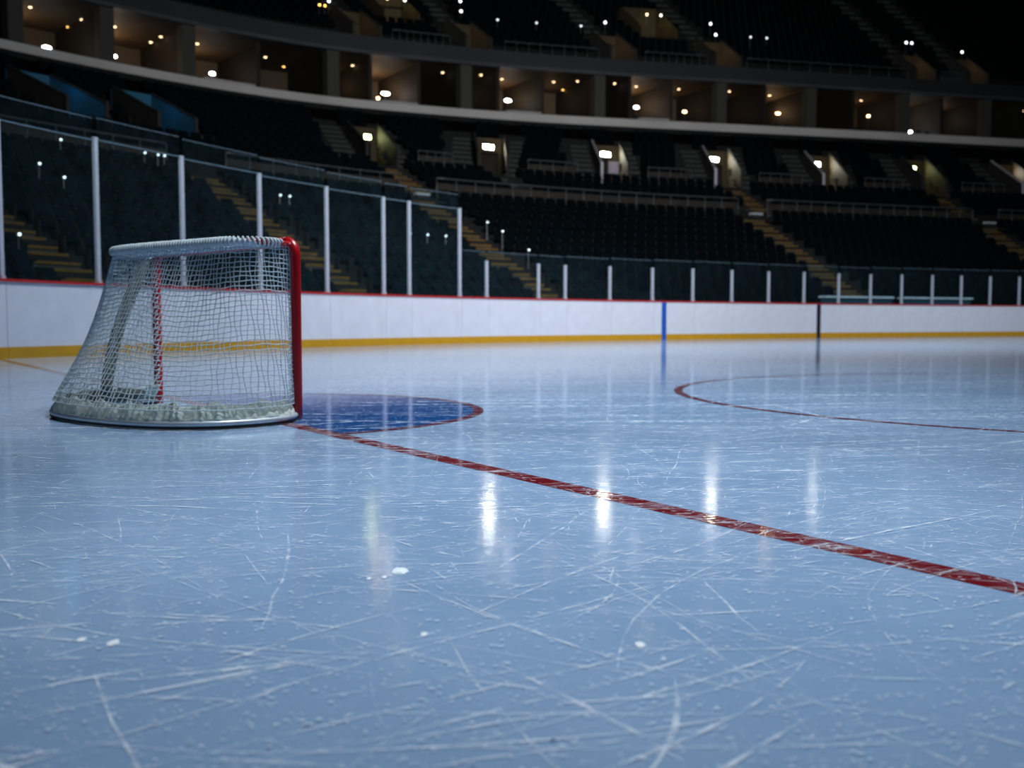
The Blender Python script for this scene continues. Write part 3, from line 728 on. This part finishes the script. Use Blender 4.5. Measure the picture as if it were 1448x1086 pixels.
# ------------------------------------------------------------------ railings
def railing(s0, s1, d, z, h, n, label, panel=True, mid=False):
    org = bowl((s0+s1)/2,d,z); inv = Matrix.Translation(-org); t = thing('guard_railing', label, 'railing', org, 0, 'steel railings in the stands')
    def fin(mb, nm, mt, sm=False): o = mb.build(nm, mt, t, sm); o.data.transform(inv); return o
    path = lambda zz: [bowl(s0+(s1-s0)*i/24, d, zz) for i in range(25)]
    mb = MB(); mb.tube(path(z+h), .035, 8); fin(mb, 'top_rail', M['rail'], True)
    mb = MB(); mb.tube(path(z+.12), .025, 6); fin(mb, 'bottom_rail', M['rail'], True)
    for i in range(n+1):
        p = bowl(s0+(s1-s0)*i/n, d, z); mb = MB(); mb.tube([p, p+Vector((0,0,h))], .028, 6); fin(mb, 'post', M['rail'], True)
    if panel:
        mb = MB(); sweep(mb, s0+.03, s1-.03, d+.05, d+.08, z+.2, z+h-.22); fin(mb, 'infill_panel', M['railpanel'])
railing(33.3, 48.5, 13.1, 6.43, 1.0, 17, 'long steel railing on the walkway between the first two yellow aisles')
railing(50.15, 63.4, 13.1, 6.43, 1.0, 15, 'long steel railing on the walkway past the second yellow aisle')
railing(65.2, 77.6, 13.1, 6.43, 1.0, 13, 'steel walkway railing cut off at the edge furthest along')
railing(25.2, 31.7, 13.1, 6.43, 1.0, 8, 'steel walkway railing between the tall glass and the bend')
railing(16.3, 23.3, 13.1, 6.43, 1.0, 9, 'steel walkway railing high behind the corner glass')
for i in range(2, 8):
    s,w = PORT[i][:2]; s2,w2 = PORT[i+1][:2]; dr = MID.d0+4*MID.dep+.06
    a = s+wid(s,18,w)+wid(s,18,2.5); b = s2-wid(s2,18,w2)-wid(s2,18,3.0)
    if b-a > .6: railing(a, b, dr, MID.z(dr+.05), 1.0, 4, f'low dim railing just past the {pn[i]}')
for i in range(5):
    s = UPORT[i][0]; s2 = UPORT[i+1][0]; railing(s+1.3, s2-1.3, 28.7, 18.05, .95, 8, 'faint railing at the front of the upper deck after its %s portal'%ORD[i], panel=False)
# white ledges by the aisle heads
for s,lb in ((32.75,'white block at the head of the aisle past the glass step'),(49.62,'pale block by the start of the second long railing'),(64.75,'white block by the railing cut off at the edge')):
    t = thing('ledge_block', lb, 'ledge', bowl(s,13.3,6.43), heading(s))
    mb = MB(); mb.box((-.36,-.15,.16),(.36,.15,.26)); mb.build('coping', M['bench'], t)
    mb = MB(); mb.box((-.33,-.12,.0),(.33,.12,.16)); mb.build('block', M['wallmid'], t)
# team bench seen through the glass at the far side
for s0,s1,lb in ((44.6,48.6,'white bench ledge behind the low glass past the dark stripe'),(49.2,53.5,'white bench ledge behind the low glass, furthest along the boards')):
    org = bowl((s0+s1)/2,1.5,.02); inv = Matrix.Translation(-org); t = thing('team_bench', lb, 'bench', org)
    mb = MB(); sweep(mb, s0, s1, 1.25, 1.7, 1.72, 1.80); o = mb.build('ledge', M['bench'], t); o.data.transform(inv)
    mb = MB(); sweep(mb, s0+.05, s1-.05, 1.35, 1.6, .02, 1.72); o = mb.build('front_panel', surf('bench_panel', (.02,.06,.09), .5), t); o.data.transform(inv)

# ------------------------------------------------------------------ seats
def seat_parts(mb_back, mb_pan, mb_leg, Mx=None):
    B = lambda mb,lo,hi,Q=None: mb.box(lo, hi, 0, Mx @ Q if (Mx is not None and Q is not None) else (Mx if Mx is not None else Q))
    tilt = Matrix.Translation((0,.10,.42)) @ Matrix.Rotation(math.radians(-12),4,'X')
    B(mb_back, (-.235,-.025,0),(.235,.025,.46), tilt)
    B(mb_back, (-.20,-.04,.06),(.20,-.02,.40), tilt)
    fold = Matrix.Translation((0,.02,.40)) @ Matrix.Rotation(math.radians(-16),4,'X')
    B(mb_pan, (-.215,-.055,0),(.215,0,.36), fold)
    for sx in (-.255,.255):
        B(mb_leg, (sx-.02,-.04,0),(sx+.02,.14,.62)); B(mb_leg, (sx-.03,-.20,.60),(sx+.03,.14,.64))
def seat_low(mb, Mx):
    tilt = Mx @ Matrix.Translation((0,.10,.40)) @ Matrix.Rotation(math.radians(-12),4,'X')
    mb.box((-.23,-.03,0),(.23,.03,.47), 0, tilt)
    mb.box((-.21,-.11,.0),(.21,-.03,.34), 0, tilt)
def blocked(T, s, d, r):
    if T is LOW: return any(abs(s-a) < wid(a,d,2.02) for a in LOWA)
    if T is MID:
        for p,w,d0,d1,_,sk in PORT:
            if d0-.35 < d < d1+.75 and abs(s-p-sk*(d-d0)) < wid(p,d,w+1.25): return True
        return any(r0 <= r < r1 and abs(s-a-dr*(r-r0)) < wid(a,d,w+.66) for a,w,r0,r1,dr in MIDA)
    for p,w in UPORT:
        if d < 32.3 and abs(s-p) < wid(p,d,w+1.1): return True
    for p,w,a,b in WINDOWS:
        if a-.6 < d < b+.7 and abs(s-p) < wid(p,d,w+1.2): return True
    return any(r0 <= r < r1 and abs(s-a) < wid(a,d,w+.66) for a,w,r0,r1 in UPA)
cand = []
for T,tn in ((LOW,'low'),(MID,'mid'),(UPP,'up')):
    for r in range(T.rows):
        d = T.d0+r*T.dep+.52; z = T.z0+r*T.rise; s = S0+.4
        if T is UPP and r == 0: continue
        while s < S1-1:
            st = stretch(s,d)
            if not blocked(T, s, d, r):
                p = bowl(s,d,z); cand.append((T,tn,r,s,d,p))
            s += .60/st
def board_clear(p):
    # is the top of the seat seen over the boards?
    t = p+Vector((0,0,.85)); q = project(t)
    if q is None: return False
    px = q[0]
    bx = [project(bowl(s,0,HB)) for s in (8,10,12,14,16,18,20,22,24,26,28,32,36,40,44,48,52,56,60)]
    xs = [b[0] for b in bx]; ys = [b[1] for b in bx]
    return q[1] < np.interp(px, xs, ys)-8
near = []
for c in cand:
    q = project(c[5]+Vector((0,0,.6)))
    c_in = q is not None and 6 < q[0] < 1442 and q[1] > 5
    if c[1] == 'low' and c_in and c[2] > 0 and board_clear(c[5]):
        # hidden behind the goal's canvas or posts? the net is see-through, keep those
        near.append((c[5].length, c))
near.sort(key=lambda x: x[0])
single = [c for _,c in near[:300]]
ids = set(id(c) for c in single)
mbs = [MB(),MB(),MB()]; seat_parts(*mbs)
meshes = []
for m_,nm,mt in zip(mbs, ('backrest','seat_pan','armrest_frame'), ('seat','seat','rubber_and_shadow')):
    o = m_.build(nm, M[mt]); meshes.append(o.data); bpy.data.objects.remove(o)
blockname = lambda s: 'ahead of the corner aisle' if s < 15.5 else 'between the corner aisle and the aisle beside the goal' if s < 24.2 else 'past the aisle beside the goal'
for T,tn,r,s,d,p in single:
    blk = 'under the corner glass edge' if s < 15.5 else 'between the first two aisles' if s < 24.2 else 'between the second and third aisles' if s < 32.4 else 'past the third aisle'
    lab = f'dark navy folded stadium seat in the {ORD[r]} lower row, {blk}'
    e = thing('stadium_seat', lab, 'seat', p, heading(s), f'folded seats of the {ORD[r]} lower row {blk}')
    for me,nm in zip(meshes, ('backrest','seat_pan','armrest_frame')):
        o = bpy.data.objects.new(nm, me); o.parent = e; COL.objects.link(o)
mb = MB()
for c in cand:
    if id(c) in ids: continue
    T,tn,r,s,d,p = c
    if not in_frame(p, 140, 60): continue
    seat_low(mb, Matrix.Translation(p) @ Matrix.Rotation(heading(s),4,'Z'))
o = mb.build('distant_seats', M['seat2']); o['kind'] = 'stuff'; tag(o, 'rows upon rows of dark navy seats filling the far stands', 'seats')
# added glowing dots standing in for light reflections in glass and seat hardware
LD_ = [(22.83,12.5),(22.64,12.3),(22.25,12.6),(18.2,9.3),(18.57,8.2),(18.02,10.3),(19.9,12.3),(23.3,12.4),(21.13,8.6),(25.64,10.2),(25.3,9.9),(14.3,5.5),(33.25,8.3),(33.1,9.6),(33.3,7.1),(29.42,7.7),(30.18,7.5),(28.7,7.8)]
for i,(s,d) in enumerate(sorted(LD_)):
    d = LOW.d0+int((d-LOW.d0)/LOW.dep)*LOW.dep+.10; z = LOW.z(d)+.80
    t = thing('added_glint', 'pinpoint white added glint among the lower seats behind the glass, %s from the corner'%nth(i), 'light', bowl(s,d,z), heading(s), 'pinpoint added glints among the lower seats')
    mb = MB(); mb.tube([(0,-.06,0),(0,-.03,0)], .034, 10); mb.build('lens', M['tiny'], t)
    mb = MB(); mb.box((-.04,-.03,-.04),(.04,.03,.04)); mb.build('housing', M['signbody'], t)
    mb = MB(); mb.tube([(0,0,-.04),(0,0,-.80)], .015, 6); mb.build('stem', M['rail'], t)

# ------------------------------------------------------------------ light, world, camera
def area(name, loc, size, e, c=(.86,.93,1), spread=150, target=None):
    l = bpy.data.lights.new(name,'AREA'); l.energy = e; l.size = size; l.color = c; l.spread = math.radians(spread)
    o = bpy.data.objects.new(name, l); o.location = loc; COL.objects.link(o)
    if target is not None:
        o.rotation_euler = (Vector(target)-Vector(loc)).to_track_quat('-Z','Y').to_euler()
    return o
area('rink_light', (.9,7.4,9.5), 2.0, 470, c=(.80,.90,1), target=(1.1,8.0,0), spread=105)
area('rink_light', (2.5,13,11), 2.5, 330, c=(.80,.90,1), target=(2.5,14,0), spread=105)
area('rink_light', (-4.5,15,12), 3.0, 500, target=(-6.5,21,0), spread=95)
area('rink_light', (2,23,14), 3.0, 440, target=(2,30,0), spread=95)
area('rink_light', (11,25,14), 3.0, 590, target=(12,33,0), spread=95)
area('rink_light', (23,32,14), 3.0, 600, target=(25,40,0), spread=95)
area('stand_fill', (4,10,11), 5.0, 3100, c=(.97,.98,1), spread=110, target=(7,62,12.5))  # added fill without a known source, brightening the stands and grey band
l = bpy.data.lights.new('pool_fill','SPOT'); l.energy = 1750; l.color = (.78,.89,1); l.spot_size = math.radians(36); l.spot_blend = 1; l.shadow_soft_size = .5  # added spot: a brighter pool on the near ice imitating lens vignetting
o = bpy.data.objects.new('pool_fill', l); o.location = (.35,3.3,9.0); COL.objects.link(o)
w = bpy.data.worlds.new('hall'); SC.world = w; w.use_nodes = True
bg = w.node_tree.nodes['Background']; bg.inputs['Color'].default_value = (.35,.6,1,1); bg.inputs['Strength'].default_value = .0012

cam = bpy.data.cameras.new('camera'); co = bpy.data.objects.new('camera', cam); COL.objects.link(co)
co.location = (0,0,CAMZ); co.rotation_euler = (math.pi/2-PITCH, 0, 0)
cam.sensor_width = 36; cam.lens = 36*FPX/1448; cam.clip_end = 500
cam.dof.use_dof = True; cam.dof.focus_distance = 4.1; cam.dof.aperture_fstop = 2.5
SC.camera = co
SC.view_settings.view_transform = 'Standard'; SC.view_settings.look = 'None'; SC.view_settings.gamma = 1; SC.view_settings.exposure = 0
SC.view_settings.use_curve_mapping = False
cy = SC.cycles
cy.use_denoising = True; cy.max_bounces = 8; cy.transparent_max_bounces = 24; cy.sample_clamp_indirect = 4; cy.caustics_reflective = False; cy.caustics_refractive = False
